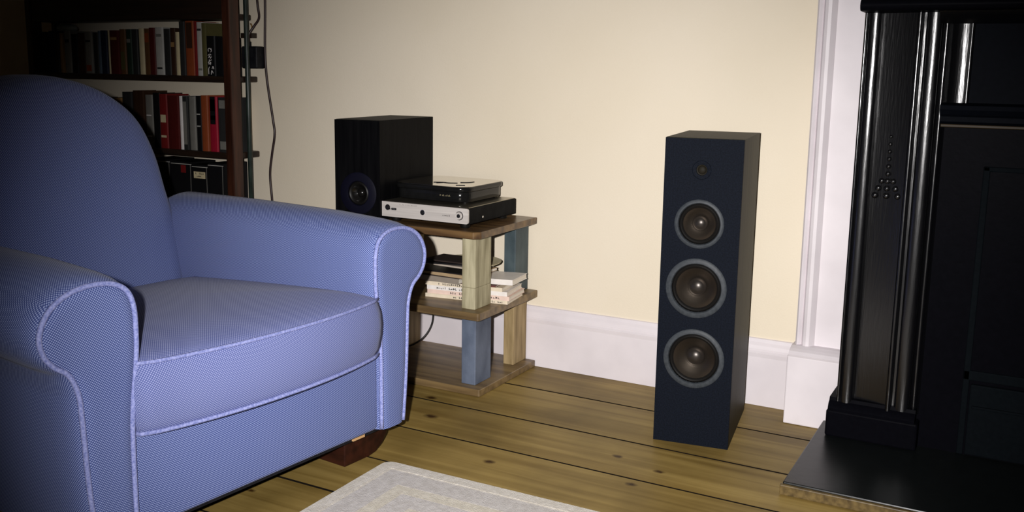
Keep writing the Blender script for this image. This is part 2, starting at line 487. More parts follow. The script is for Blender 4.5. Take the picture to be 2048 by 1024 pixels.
# iron insert
ins = box('iron_surround', -.262-fx, .262+fx, 3.076-fy, .02, 0, .985, M_fireflat, fire)
x0i = -.137-fx
for a, b_, c, d, nm in ((x0i, -x0i, .852, .866, 'frame_rail'), (x0i, -x0i, .232, .262, 'frame_rail')):
    box(nm, a, b_, 3.07-fy, 3.09-fy, c, d, M_insert, ins, bev=.003)
for s in (1, -1):
    a, b_ = sorted((s*x0i, s*(x0i+.018)))
    box('frame_stile', a, b_, 3.07-fy, 3.09-fy, 0.0, .866, M_insert, ins, bev=.003)
box('insert_panel', x0i+.018, -x0i-.018, 3.078-fy, 3.09-fy, .262, .852, M_insert, ins)
box('ash_drawer', x0i+.022, -x0i-.022, 3.064-fy, 3.09-fy, .004, .222, M_insert, ins, bev=.004)
box('drawer_rail', x0i+.03, -x0i-.03, 3.058-fy, 3.066-fy, .15, .158, M_insert, ins, bev=.002)

# ------------------------------------------------------------------ blue armchair
chair = thing('armchair', 'blue woven armchair with rolled arms, pale piping and loose seat cushion', 'armchair', (-1.671, 1.797, 0), (0, 0, math.radians(-5.75)))
CB = .10   # underside of the upholstery
half = [(.405, CB), (.403, .36), (.387, .50), (.383, .56), (.385, .63), (.402, .672), (.44, .694), (.495, .698), (.548, .685), (.588, .655), (.609, .61), (.604, .568), (.583, .537), (.551, .511), (.534, .47), (.529, .42), (.522, .254), (.508, CB)]
def arm_outline(n=5):
    """smooth closed outline with a square foot"""
    pts = cr([(a, b, 0) for a, b in half], n, False)
    return [(p.x, p.y) for p in pts]
AO = arm_outline()
def offset(poly, d):
    out = []; m = len(poly)
    cx = sum(p[0] for p in poly)/m
    for i in range(m):
        a = Vector(poly[max(i-1, 0)]); b = Vector(poly[min(i+1, m-1)]); t = b-a
        t.normalize(); nrm = Vector((-t.y, t.x))
        p = Vector(poly[i]) + nrm*d
        if poly[i][1] < CB+.001: p.y = CB
        out.append((p.x, p.y))
    return out
def arm(s):
    rings = []
    for x, d in ((-1.0, -.02), (-.985, .004), (-.95, .014), (-.6, .016), (-.25, .015), (-.09, .013), (-.045, .010), (-.02, .005), (-.006, -.001), (0, -.007)):
        lift = .010*max(0, min(1, -x/.3))
        rings.append([(x, s*a, z + (lift if z > .5 else 0)) for a, z in offset(AO, d)])
    me = mesh(*loft(rings), smooth=True, angle=60); box_uv(me)
    o = link('arm', me, M_fab, chair)
    # padded front panel
    pr = []
    for x, d in ((-.012, -.006), (.002, -.007), (.007, -.013), (.010, -.024), (.011, -.034)):
        pr.append([(x, s*a, z) for a, z in offset(AO, d)])
    pm = mesh(*loft(pr), smooth=True, angle=60); box_uv(pm)
    link('arm_front_panel', pm, M_fab, o)
    pts = [(.004, s*a, max(z, CB+.004)) for a, z in offset(AO, -.004)]
    tube('arm_piping', pts, .0062, M_pipe, o, seg=8)
    return o
arm(1); arm(-1)
# seat base with front rail
me = mesh(*boxvf(-.98, -.004, -.404, .404, CB, .345)); bevelled(me, .014, 3)
for p in me.polygons: p.use_smooth = True
box_uv(me); link('seat_base', me, M_fab, chair)
box('bottom_frame', -.96, -.03, -.48, .48, CB-.016, CB+.01, M_blk, chair)
M_raw = plain('raw_pine_strip', srgb(190, 150, 104), .7)
box('raw_wood_strip', -.06, -.024, .318, .366, CB-.014, CB-.002, M_raw, chair)
box('raw_wood_strip', -.06, -.024, .478, .50, CB-.010, CB+.001, M_raw, chair)
# back cushion / backrest
bh = [(.402, .30), (.402, .48), (.400, .64), (.382, .75), (.362, .87), (.318, .98), (.248, 1.047), (.165, 1.09), (.07, 1.113), (0, 1.117)]
ho = [(p.x, p.y) for p in cr([(a, b, 0) for a, b in bh], 5)]
OUT = ho + [(-a, b) for a, b in reversed(ho[:-1])]
cz = .68
def back_ring(k, dx):
    out = []
    for y, z in OUT:
        zz = cz + (z-cz)*k; yy = y*k
        out.append((-.868 + dx - .17*(zz-.45), yy, zz))
    return out
rings = [back_ring(k, d) for k, d in ((.0, -.2), (.6, -.2), (.9, -.195), (.965, -.175), (.99, -.14), (1.0, -.09), (.995, -.045), (.982, -.018), (.955, .004), (.90, .020), (.80, .034), (.6, .046), (.4, .052), (.2, .055), (0.0, .056))]
me = mesh(*loft(rings, True, False, False), smooth=True); box_uv(me)
link('backrest', me, M_fab, chair)
# loose seat cushion
def cushion_outline(grow, n=12):
    pts = []
    hw, x0, x1, r = .398, -.83, .012, .035
    # front edge bulges forward in the middle
    seq = []
    for i in range(25):
        t = -1 + 2*i/24
        seq.append((x1 + .048*(1-abs(t)**2.2), t*(hw-.012)))
    seq[0] = (x1-.006, -hw+.010); seq[-1] = (x1-.006, hw-.010)
    for i in range(1, 17): seq.append((x1-.02 - (x1-.02-x0-.03)*i/16, hw))
    for i in range(1, 13): seq.append((x0, hw-.02 - (2*hw-.04)*i/13))
    for i in range(0, 16): seq.append((x0+.03 + (x1-.02-x0-.03)*i/16, -hw))
    cx = -.4
    return [(cx+(a-cx)*(1+grow/.42), b*(1+grow/.40)) for a, b in seq]
def cush_z(x, z, crown):
    return z - .055*min(1, max(0, (-x)/.83))**1.3 + crown
rg = []
for g, z in ((-.10, .330), (-.02, .330), (-.006, .332), (0, .338), (.008, .36), (.013, .40), (.014, .43), (.011, .465), (.004, .492), (0, .500), (-.006, .505), (-.025, .513), (-.06, .523), (-.12, .533), (-.2, .541), (-.3, .546), (-.385, .548)):
    ol = cushion_outline(g)
    rg.append([(x, y, cush_z(x, z, 0) if z > .45 else z + (.0 if z > .34 else 0)) for x, y in ol])
me = mesh(*loft(rg), smooth=True); box_uv(me)
cu = link('seat_cushion', me, M_fabseat, chair)
for z in (.501, .337):
    tube('cushion_piping', [(x, y, cush_z(x, z, 0) if z > .45 else z) for x, y in cushion_outline(.003)], .0052, M_pipe, cu, seg=7, closed=True)
# bracket feet
def foot(x0, sx, y0, sy):
    # outline in (y,z): inner side upright, outer side sweeping up to the rail
    P = [(0, 0), (.105, 0), (.135, .006), (.162, .024), (.182, .05), (.19, .085), (0, .085)]
    prof = [(y0+sy*a, b) for a, b in P]
    r = [[(x, p[0], p[1]) for p in prof] for x in (x0, x0+sx*.13)]
    return link('foot', bevelled(mesh(*loft(r)), .003, 2), M_footwood, chair)
foot(-.056, -1, .314, 1); foot(-.056, -1, -.314, -1); foot(-.93, 1, .314, 1); foot(-.93, 1, -.314, -1)

# ------------------------------------------------------------------ tower loudspeaker
M_veneer = noisy('black_ash_veneer', srgb(30, 28, 16), srgb(50, 46, 27), scale=(60, 60, 3), rough=0.5, bump=0.1, bscale=60, spec=.08)
M_baffle = noisy('navy_black_baffle', srgb(8, 12, 20), srgb(14, 19, 29), scale=(220, 220, 220), rough=0.7, bump=0.15, bscale=300, spec=.08)
M_ring = noisy('grey_driver_ring', srgb(48, 52, 56), srgb(58, 62, 66), scale=(100, 100, 100), rough=0.5, spec=.2)
M_rubber = plain('black_rubber_surround', srgb(18, 17, 16), 0.45, spec=.2)
M_cone = noisy('dark_bronze_cone', srgb(84, 76, 68), srgb(90, 82, 73), scale=(10, 10, 10), rough=0.38, metallic=0.9)
M_dome = noisy('dust_cap', srgb(62, 57, 53), srgb(66, 61, 57), scale=(10, 10, 10), rough=0.33, metallic=0.7)

def holed_plate(name, x0, x1, z0, z1, t, holes, mat, parent):
    """front plate in the XZ plane (y from 0 to t) with round openings"""
    bm = bmesh.new(); E = []
    def loop(pts):
        vs = [bm.verts.new((p[0], 0, p[1])) for p in pts]
        for i in range(len(vs)): E.append(bm.edges.new((vs[i], vs[(i+1) % len(vs)])))
    loop([(x0, z0), (x1, z0), (x1, z1), (x0, z1)])
    for hx, hz, r in holes:
        loop([(hx+r*math.cos(2*PI*i/48), hz+r*math.sin(2*PI*i/48)) for i in range(48)])
    bmesh.ops.triangle_fill(bm, use_beauty=True, use_dissolve=False, edges=E, normal=(0, -1, 0))
    res = bmesh.ops.extrude_face_region(bm, geom=list(bm.faces))
    for v in res['geom']:
        if isinstance(v, bmesh.types.BMVert): v.co.y += t
    bmesh.ops.recalc_face_normals(bm, faces=bm.faces)
    me = bpy.data.meshes.new('m'); bm.to_mesh(me); bm.free()
    return link(name, me, mat, parent)

def open_cabinet(name, x0, x1, y0, y1, z0, z1, mat, parent, t=.012):
    """hollow case, open at the front (y0), walls of thickness t"""
    parts = [boxvf(x0, x0+t, y0, y1, z0, z1), boxvf(x1-t, x1, y0, y1, z0, z1), boxvf(x0+t, x1-t, y0, y1, z0, z0+t), boxvf(x0+t, x1-t, y0, y1, z1-t, z1), boxvf(x0+t, x1-t, y1-t, y1, z0+t, z1-t)]
    return link(name, mesh(*merge(*parts)), mat, parent)

def driver(parent, x, z, R, rc, m_ring, m_cone, m_dome):
    """ring, rubber surround, sunken cone and dust cap; y=0 is the baffle face, the room is at -y"""
    g = lathe('woofer_ring', [(rc+.004, .010), (rc+.004, -.001), (rc+.007, -.005), (R-.004, -.005), (R, -.002), (R, .001)], m_ring, parent, seg=64, loc=(x, 0, z))
    lathe('surround', [(rc+.0045, .004), (rc+.002, .0005), (rc-.002, -.0015), (rc-.006, .0005), (rc-.009, .005)], M_rubber, g, seg=64)
    d = rc*.42
    prof = [(rc-.0085, .0045)] + [((rc-.0085)*(1-t)+rc*.36*t, .0045 + d*(t**.8)) for t in (.2, .4, .6, .8, 1.0)]
    lathe('cone', prof, m_cone, g, seg=64)
    rd = rc*.40
    lathe('dust_cap', [(rd*math.cos(math.radians(a)), .0045+d*.93 - rd*.75*math.sin(math.radians(a))) for a in range(0, 91, 9)], m_dome, g, seg=40)
    return g

tower = thing('tower_speaker', 'tall black floorstanding tower loudspeaker with three woofers against the cream wall', 'speaker', (-.996, 2.793, 0), (0, 0, math.atan2(.033, .232)))
TW, TD, TH = .2345, .392, .961
open_cabinet('cabinet', 0, TW, .012, TD, 0, TH, M_veneer, tower)
DR = [(.113, .702, .075, .058), (.113, .503, .093, .071), (.116, .280, .094, .073)]
holed_plate('baffle', 0, TW, 0.0, TH-.001, .012, [(x, z, rc+.004) for x, z, R, rc in DR] + [(.113, .866, .0165)], M_baffle, tower)
for x, z, R, rc in DR: driver(tower, x, z, R, rc, M_ring, M_cone, M_dome)
tw = lathe('tweeter', [(.0165, .006), (.0165, -.0008), (.019, -.0018), (.027, -.0018), (.029, 0)], M_baffle, tower, seg=40, loc=(.113, 0, .866))
lathe('tweeter_dome', [(.0163, .005)] + [(.013*math.cos(math.radians(a)), .006-.006*math.sin(math.radians(a))) for a in range(0, 91, 15)], plain('tweeter_mesh', srgb(30, 27, 20), .6, spec=.1), tw, seg=32)

# ------------------------------------------------------------------ home-made hi-fi table of boards and wood blocks
M_board = noisy('old_brown_board', srgb(88, 70, 46), srgb(130, 108, 72), scale=(2.5, 30, 30), rough=0.4, bump=0.1)
M_boarddark = noisy('dark_stained_board', srgb(72, 52, 34), srgb(114, 88, 56), scale=(2.5, 30, 30), rough=0.3, bump=0.1)
M_bare = noisy('bare_weathered_wood', srgb(134, 126, 98), srgb(180, 172, 142), scale=(40, 40, 5), rough=0.7, bump=0.15)
M_bare2 = noisy('bare_tan_wood', srgb(128, 108, 72), srgb(166, 144, 104), scale=(40, 40, 5), rough=0.7, bump=0.15)
M_bluepaint = noisy('slate_blue_paint', srgb(58, 68, 86), srgb(98, 108, 126), scale=(9, 9, 5), detail=6, rough=0.6, bump=0.2)
M_greenpaint = noisy('dark_teal_paint', srgb(42, 56, 62), srgb(74, 88, 92), scale=(9, 9, 5), detail=6, rough=0.6, bump=0.2)
TX, TY = -2.035, 3.06
table = thing('hifi_table', 'home-made three-tier wooden hi-fi table with painted block legs beside armchair', 'table', (TX, TY, 0))
ZT = .596
def slab(name, x0, x1, y0, y1, z0, z1, mat, ch=.02, rot=0):
    """board with clipped front corners"""
    P = [(x0+ch, y0), (x1-ch, y0), (x1, y0+ch), (x1, y1), (x0, y1), (x0, y0+ch)]
    r = [[(a-TX, b-TY, z) for a, b in P] for z in (z0, z1)]
    return link(name, bevelled(mesh(*loft(r)), .002, 1), mat, table, rot=(0, 0, rot))
slab('bottom_board', -2.40, -1.672, 2.848, 3.28, 0, .026, M_board, .004)
slab('middle_board', -2.40, -1.668, 2.832, 3.28, .282, .31, M_board, .006)
slab('top_board', -2.41, -1.676, 2.836, 3.28, .571, ZT, M_boarddark, .02)
def leg(x0, x1, y0, y1, z0, z1, mat):
    me = bevelled(mesh(*boxvf(x0-TX, x1-TX, y0-TY, y1-TY, z0, z1)), .003, 2)
    return link('leg', me, mat, table)
leg(-1.771, -1.712, 2.885, 2.998, .026, .282, M_bluepaint)
leg(-1.757, -1.712, 3.172, 3.278, .026, .282, M_bare2)
leg(-1.764, -1.708, 2.872, 2.986, .31, .388, M_bare)
leg(-1.764, -1.7085, 2.873, 2.986, .388, .571, M_bare)
leg(-1.760, -1.710, 3.173, 3.277, .31, .571, M_greenpaint)
leg(-2.33, -2.272, 2.885, 2.998, .026, .282, M_bare2)
leg(-2.275, -2.215, 3.17, 3.276, .026, .282, M_bare2)
leg(-2.33, -2.272, 2.872, 2.99, .31, .571, M_greenpaint)
leg(-2.25, -2.195, 3.165, 3.276, .31, .571, M_bare2)

# ------------------------------------------------------------------ bookshelf loudspeaker on the table
M_blkash = noisy('black_ash_cabinet', (0.002, 0.002, 0.0025, 1), (0.004, 0.004, 0.0045, 1), scale=(60, 60, 4), rough=0.5, bump=0.08, bscale=60, spec=.04)
M_navyring = plain('dark_navy_ring', srgb(12, 12, 26), 0.6, spec=.1)
M_blkcone = plain('gloss_black_cone', srgb(18, 17, 16), 0.18)
ang = math.radians(5.0)
sp = thing('bookshelf_speaker', 'square black bookshelf loudspeaker standing on the hi-fi table', 'speaker', (-2.112, 2.862, ZT), (0, 0, ang))
SW, SD, SH = .194, .405, .369
open_cabinet('cabinet', -SW, 0, .012, SD, 0, SH, M_blkash, sp)
sx_, sz_ = -SW*.5+.004, .098
holed_plate('baffle', -SW, 0, 0, SH-.001, .012, [(sx_, sz_, .044)], M_blkash, sp)
driver(sp, sx_, sz_, .078, .040, M_navyring, M_blkcone, M_blkcone)

# ------------------------------------------------------------------ amplifier and player
M_case = noisy('satin_black_case', (0.006, 0.006, 0.006, 1), (0.010, 0.010, 0.010, 1), scale=(30, 30, 30), rough=0.4, bump=0.04, spec=.02)
M_silver = noisy('brushed_silver', srgb(184, 178, 173), srgb(202, 196, 190), scale=(3, 60, 160), rough=0.5, metallic=0.1)
M_chrome = plain('chrome', srgb(220, 220, 222), 0.15, metallic=1.0)
M_ink = plain('dark_print', srgb(40, 38, 36), 0.6)
M_lid = noisy('gloss_black_lid', (0.006, 0.006, 0.006, 1), (0.008, 0.008, 0.008, 1), scale=(30, 30, 30), rough=0.12, spec=.3)
M_mirror = noisy('mirror_gloss_top', (.62, .58, .5, 1), (.66, .62, .54, 1), scale=(30, 30, 30), rough=0.1, metallic=1.0)
M_satin = noisy('satin_metal_top', (.36, .33, .26, 1), (.40, .37, .30, 1), scale=(30, 30, 30), rough=0.3, metallic=1.0)
M_gold = plain('gold_print', srgb(150, 140, 110), 0.5)
amp = thing('amplifier', 'black amplifier with silver front panel under the glossy player', 'amplifier', (-1.927, 2.875, ZT))
AW = .186
box('case', -AW, AW, .006, .352, .016, .075, M_case, amp, bev=.004)
box('top_cover', -AW+.004, AW-.004, .010, .348, .0745, .0765, M_satin, amp, bev=.0006, seg=1)
# silver fascia with rounded right corners
fz0, fz1 = .019, .074
pr_ = [(-AW, fz0), (AW-.008, fz0)] + [(AW-.008+.008*math.sin(math.radians(a)), fz0+.008-.008*math.cos(math.radians(a))) for a in (20, 45, 70, 90)] + [(AW-.008+.008*math.cos(math.radians(a)), fz1-.008+.008*math.sin(math.radians(a))) for a in (0, 20, 45, 70, 90)] + [(-AW, fz1)]
fa = link('front_panel', mesh(*loft([[(a, y, b) for a, b in pr_] for y in (0, .007)])), M_silver, amp)
for fx_, fy_ in ((-.15, .04), (.15, .04), (-.15, .31), (.15, .31)):
    lathe('rubber_foot', [(.0, .0), (.016, 0), (.018, .003), (.018, .017), (0, .017)], M_rubber, amp, seg=20, axis='Z', loc=(fx_, fy_, 0))
# knobs, jack, switch
def knob(x, z, r, depth, m1, m2, nm='knob'):
    k = lathe(nm, [(r, .002), (r, -depth*.7), (r-.001, -depth), (0, -depth)], m1, fa, seg=28, loc=(x, 0, z))
    lathe('rim', [(r+.0022, .001), (r+.0022, -.0012), (r+.0002, -.0016), (r+.0002, .001)], m2, k, seg=28)
    return k
knob(-.160, .053, .0085, .006, M_blk, M_rubber, 'selector_knob')
sw = box('power_switch', -.143, -.121, -.003, .002, .0445, .0525, M_blk, fa, bev=.002)
box('switch_lever', -.137, -.127, -.006, -.002, .0465, .0505, M_chrome, sw, bev=.001)
box('lever_pin', -.156, -.144, -.0065, -.0035, .046, .050, M_chrome, fa, bev=.001)
knob(-.006, .046, .0075, .003, M_blk, M_chrome, 'headphone_socket')
vk = knob(.150, .047, .0135, .008, M_silver, M_blk, 'volume_knob')
lathe('knob_centre', [(.007, -.0075), (.007, -.0092), (0, -.0092)], M_blk, vk, seg=20, loc=(.001, 0, 0))
def print_marks(name, parent, x0, x1, z, h, n, y, mat, seed, slope=0):
    """a row of tiny printed characters"""
    rr = random.Random(seed); parts = []
    w_ = (x1-x0)/n
    for i in range(n):
        a = x0+i*w_
        if rr.random() < .12: continue
        hh = h*rr.choice((.6, .75, 1, 1))
        parts.append(boxvf(a, a+w_*.28, y, y+.0012, z+slope*(a-x0), z+hh+slope*(a-x0)))
        if rr.random() < .7: parts.append(boxvf(a, a+w_*.7, y, y+.0012, z+hh*rr.choice((0, .4, .78)), z+hh*.22+hh*rr.choice((0, .4, .78))*0+hh*.78*0+slope*(a-x0)+h*.02))
    return link(name, mesh(*merge(*parts)), mat, parent)
M_faint = plain('faint_print', srgb(128, 122, 118), 0.6)
print_marks('printed_text', fa, -.108, -.028, .066, .0028, 22, -.0006, M_faint, 1)
print_marks('printed_text', fa, .080, .112, .041, .006, 6, -.0006, M_ink, 4)
lathe('side_screw', [(.0045, .001), (.0045, -.002), (0, -.003)], M_chrome, amp, seg=14, rot=(0, 0, PI/2), loc=(AW, .10, .034))

pl = thing('disc_player', 'glossy black rounded disc player on top of the amplifier', 'player', (-1.951, 3.085, ZT+.076), (0, 0, 0))
def rrect(hw, hd, r, n=8, bulge=0):
    P = []
    for cx, cy, a0 in ((hw-r, -hd+r, -90), (hw-r, hd-r, 0), (-hw+r, hd-r, 90), (-hw+r, -hd+r, 180)):
        for i in range(n+1):
            a = math.radians(a0+90*i/n)
            P.append((cx+r*math.cos(a), cy+r*math.sin(a)))
    return P
def rslab(name, hw, hd, r, z0, z1, mat, parent, e=.004):
    lv = [(z0, -e), (z0+e*.4, -e*.3), (z0+e, 0), (z1-e, 0), (z1-e*.4, -e*.3), (z1, -e)]
    return link(name, mesh(*loft([[(a, b, z) for a, b in rrect(hw+g, hd+g, r)] for z, g in lv]), smooth=True, angle=35), mat, parent)
rslab('body', .159, .146, .055, .006, .046, M_lid, pl)
ld_ = rslab('lid', .165, .152, .055, .044, .0625, M_lid, pl, .004)
link('lid_top', mesh(*loft([[(a, b_, z_) for a, b_ in rrect(.160, .147, .05)] for z_ in (.061, .0632)])), M_mirror, ld_)
for pts in ([(-.03, -.065), (.0, -.05), (.03, -.055), (.06, -.04)], [(-.01, -.075), (.005, -.05)], [(.06, -.02), (.085, .0), (.09, .03)], [(.09, -.10), (.12, -.085)]):
    link('lid_mark', mesh(*tubevf(cr([(a, b_, .0632) for a, b_ in pts], 4), .0022, 6)), M_blk, ld_)  # thin dark branching marks on the lid top
for fx_, fy_ in ((-.13, -.1), (.13, -.1), (-.13, .1), (.13, .1)):
    lathe('foot', [(0, 0), (.012, 0), (.014, .002), (.014, .008), (0, .008)], M_rubber, pl, seg=18, axis='Z', loc=(fx_, fy_, 0))
print_marks('printed_name', pl, .052, .098, .027, .006, 9, -.1492, M_gold, 8)
box('lid_glint', -.125, -.105, -.1492, -.147, .049, .057, M_chrome, pl, bev=.001)  # bright chip added in place of a highlight on the lid front

# power lead hanging behind the table
M_cable = plain('black_cable', srgb(20, 18, 17), 0.5)
cb_ = tube('power_cable', cr([(-2.12, 3.235, .281), (-2.122, 3.235, .20), (-2.132, 3.24, .12), (-2.155, 3.215, .064), (-2.185, 3.165, .036), (-2.235, 3.145, .0293), (-2.32, 3.13, .0293)], 8), .0035, M_cable, None)
tag(cb_, 'thin black power lead hanging below the table\'s middle board', 'cable')

# ------------------------------------------------------------------ papers on the middle board
M_paper = noisy('paper_edges', srgb(206, 196, 180), srgb(232, 224, 210), scale=(3, 3, 400), rough=0.8)
ZM = .31
def periodical(name, label, cx, cy, w_, d_, z, t, rz, cov, tilt=(0, 0), text=None, seed=0, group='magazines and papers piled on the middle board', cat='magazine'):
    o = thing(name, label, cat, (cx, cy, z), (tilt[0], tilt[1], rz), group)
    c = min(.0014, t*.2)
    box('pages', -w_/2+.002, w_/2-.002, -d_/2+.0025, d_/2-.002, c, t-c, M_paper, o)
    parts = [boxvf(-w_/2, w_/2, -d_/2, d_/2, 0, c), boxvf(-w_/2, w_/2, -d_/2, d_/2, t-c, t), boxvf(-w_/2, w_/2, -d_/2, -d_/2+.0025, c, t-c)]
    cv = link('cover', mesh(*merge(*parts)), cov, o)
    if text is not None: print_marks('spine_print', cv, text[0], text[1], t*.25, t*.5, text[2], -d_/2-.0006, M_ink, seed)
    return o
C = lambda n, r, g, b, ro=.55: plain(n, srgb(r, g, b), ro)
m_w1 = C('cover_cream', 222, 208, 184); m_w2 = C('cover_white', 232, 226, 220, .4); m_pk = C('cover_pale_pink', 226, 200, 186); m_gy = C('cover_grey', 140, 130, 118)
m_dk = C('cover_dark_brown', 46, 36, 32); m_mr = C('cover_maroon', 92, 44, 40); m_bk = C('cover_black', 24, 22, 24, .35); m_tan = C('cover_tan', 170, 146, 112)
z = ZM
def between_legs(rz, d_, cx, y=2.991):
    """centre y of a stack item whose front edge just clears the rear of the front leg"""
    return y + d_/2/math.cos(rz) - math.tan(rz)*(-1.75-cx)
pile = [
 ('magazine', 'cream magazine with printed spine at the bottom of the pile', -1.825, .33, .166, .014, .145, m_w1, (-.05, .15, 26)),
 ('magazine', 'pale pink spined magazine lying on the bottom cream one', -1.817, .33, .162, .016, .13, m_pk, (-.07, .13, 22)),
 ('magazine', 'white magazine with dark spine lettering in mid pile', -1.823, .32, .164, .016, .15, m_w2, (-.12, .08, 24)),
 ('magazine', 'cream covered magazine under the maroon folder', -1.835, .31, .160, .014, .135, m_w1, (-.10, .10, 24)),
]
k = 0
for nm, lb, cx, w_, d_, t, rz, cov, tx in pile:
    periodical(nm, lb, cx, between_legs(rz, d_, cx), w_, d_, z, t, rz, cov, text=tx, seed=20+k); z += t; k += 1
periodical('folder', 'thin maroon folder in the magazine pile', -1.86, between_legs(.12, .162, -1.86), .31, .162, z, .006, .12, m_mr, cat='folder'); z += .006
periodical('paperback', 'thick white paperback poking out towards the teal leg', -1.718, 3.08, .15, .14, z+.0024, .020, .10, m_w2, tilt=(0, -.03), cat='book')
periodical('newspaper', 'folded grey newspaper beside the thick white paperback', -1.945, 3.045, .25, .20, z, .020, -.02, m_gy, cat='newspaper'); z += .020
periodical('folder', 'dark brown folder on the folded grey newspaper', -1.942, 3.045, .255, .20, z, .004, .04, m_dk, cat='folder'); z += .004
periodical('magazine', 'tan magazine with rough edges near the top of the pile', -1.917, 3.05, .28, .205, z, .012, -.05, m_tan); z += .012
periodical('folder', 'thin black folder on the tan magazine', -1.918, 3.045, .27, .20, z, .004, .06, m_bk, cat='folder'); z += .004
M_plate = C('cream_glaze', 224, 212, 172, .5)
pd = lathe('cream_plate', [(.0, .0), (.072, .0), (.077, .003), (.123, .016), (.125, .019), (.121, .019), (.075, .007), (0, .005)], M_plate, None, seg=48, axis='Z', loc=(-1.872, 3.10, z))
tag(pd, 'round cream plate lying at the back of the magazine pile', 'plate')
z += .019
# the last papers rest on the rim of the plate
periodical('magazine', 'pale grey magazine below the topmost leaflet', -1.905, 3.03, .22, .15, z, .006, -.06, C('cover_pale_grey', 176, 164, 150)); z += .006
periodical('folder', 'black glossy folder tilted near the top of the pile', -1.888, 3.02, .21, .14, z+.0022, .005, .14, m_bk, tilt=(0, -.02), cat='folder'); z += .0076
periodical('leaflet', 'brown folded leaflet topmost on the magazine pile', -1.885, 3.015, .19, .12, z+.0022, .005, -.08, m_dk, tilt=(0, -.022), cat='leaflet')

# ------------------------------------------------------------------ bookcase
M_case_wood = noisy('dark_mahogany', srgb(40, 20, 13), srgb(72, 38, 25), scale=(40, 40, 4), rough=0.35, bump=0.12)
M_shelf_wood = noisy('dark_shelf_board', srgb(26, 18, 14), srgb(44, 30, 22), scale=(3, 40, 40), rough=0.4)
BX0, BX1 = -4.425, -3.102
bc = thing('bookcase', 'dark mahogany open bookcase full of books against the cream wall', 'bookcase', ((BX0+BX1)/2, 3.2, 0))
bcx, bcy = (BX0+BX1)/2, 3.2
def bpart(nm, x0, x1, y0, y1, z0, z1, mat, bev=.002):
    return box(nm, x0-bcx, x1-bcx, y0-bcy, y1-bcy, z0, z1, mat, bc, bev=bev)
bpart('upright', -3.128, -3.085, 3.115, 3.176, 0, 2.05, M_case_wood, .004)
bpart('upright', -4.44, -4.40, 3.115, 3.176, 0, 2.05, M_case_wood, .004)
SHELF = [(.06, .09), (.40, .425), (.748, .776), (1.082, 1.108), (1.352, 1.378), (1.70, 1.728), (2.02, 2.05)]
for a, b_ in SHELF:
    bpart('shelf', -4.40, BX1 if a < 1.2 else -3.13, 3.122, 3.298 if a > .2 else 3.284, a, b_, M_shelf_wood, .005)
bpart('fascia_board', -4.40, -3.128, 3.122, 3.142, 1.376, 1.56, M_shelf_wood, .003)
bpart('back_post', -4.43, -4.40, 3.25, 3.281, 0, 2.05, M_case_wood)
M_pole = noisy('dark_green_paint', srgb(24, 34, 30), srgb(40, 52, 46), scale=(20, 20, 20), rough=0.4)
po = tube('wall_pole', [(-3.094, 3.224, .0), (-3.092, 3.224, 1.0), (-3.09, 3.224, ZC)], .0105, M_pole, None, seg=14)
tag(po, 'thin dark green vertical pole beside the bookcase upright', 'pole')

BOOKN = {}
def book(x0, x1, h, d, zs, yf, cov, colname, row, label, extra=None, pages=True, lean=0.0):
    w_ = x1-x0
    o = thing('book', label, 'book', ((x0+x1)/2, yf, zs), (0, lean, 0), row)
    t = min(.0022, w_*.15)
    hw = w_/2-.0004
    # cover: boards plus a rounded spine
    sp_ = [(-hw, .006), (-hw*.8, .0015), (-hw*.35, 0), (hw*.35, 0), (hw*.8, .0015), (hw, .006)]
    inner = [(hw-t, .008), (-hw+t, .008)]
    v1 = loft([[(a, b, z_) for a, b in sp_+inner] for z_ in (0, h)])
    parts = [v1, boxvf(-hw, -hw+t, .0055, d, 0, h), boxvf(hw-t, hw, .0055, d, 0, h)]
    c = link('cover', mesh(*merge(*parts)), cov, o)
    box('pages', -hw+t, hw-t, .008, d-.003, .003, h-.004, M_paper, o)
    if extra:
        for (z0, z1, mt) in extra:
            box('spine_band', -hw*.62, hw*.62, -.0009, .002, z0*h, z1*h, mt, c)
    return o
PAL = {
 'black': (20, 20, 22), 'charcoal': (44, 44, 44), 'dark brown': (58, 38, 26), 'brown': (96, 66, 40), 'maroon': (78, 24, 22), 'dark red': (112, 28, 28), 'grey': (118, 116, 110),
 'pale grey': (176, 174, 168), 'cream': (200, 186, 150), 'olive': (84, 80, 48), 'dark green': (36, 52, 42), 'navy': (30, 36, 56), 'blue grey': (92, 104, 118), 'rust': (136, 66, 36), 'tan': (150, 116, 74), 'white': (224, 218, 216), 'crimson': (150, 24, 46)}
def bmat(c): return plain('book_'+c.replace(' ', '_'), srgb(*PAL[c]), .5, spec=.12)
mt_gold = bmat('tan'); mt_w = bmat('white')
def row(data, zs, yf, where, group, depth=.135):
    n = len(data)
    made = {}
    for i, (x0, x1, h, c, ex) in enumerate(data):
        a = data[i-1][3] if i else None; b = data[i+1][3] if i < n-1 else None
        size = 'thin' if x1-x0 < .025 else ('thick' if x1-x0 > .048 else '')
        nb = ('between %s and %s ones' % (a, b)) if a and b else ('beside a %s one' % (a or b))
        lab = ' '.join(('%s %s book, %s, %s' % (size, c, where, nb)).split())
        extra = []
        if ex: extra = [(p, q, bmat(k_)) for p, q, k_ in ex]
        book(x0, x1, h, depth + random.uniform(-.01, .01), zs, yf+random.uniform(0, .008), bmat(c), c, group, lab, extra, lean=0)
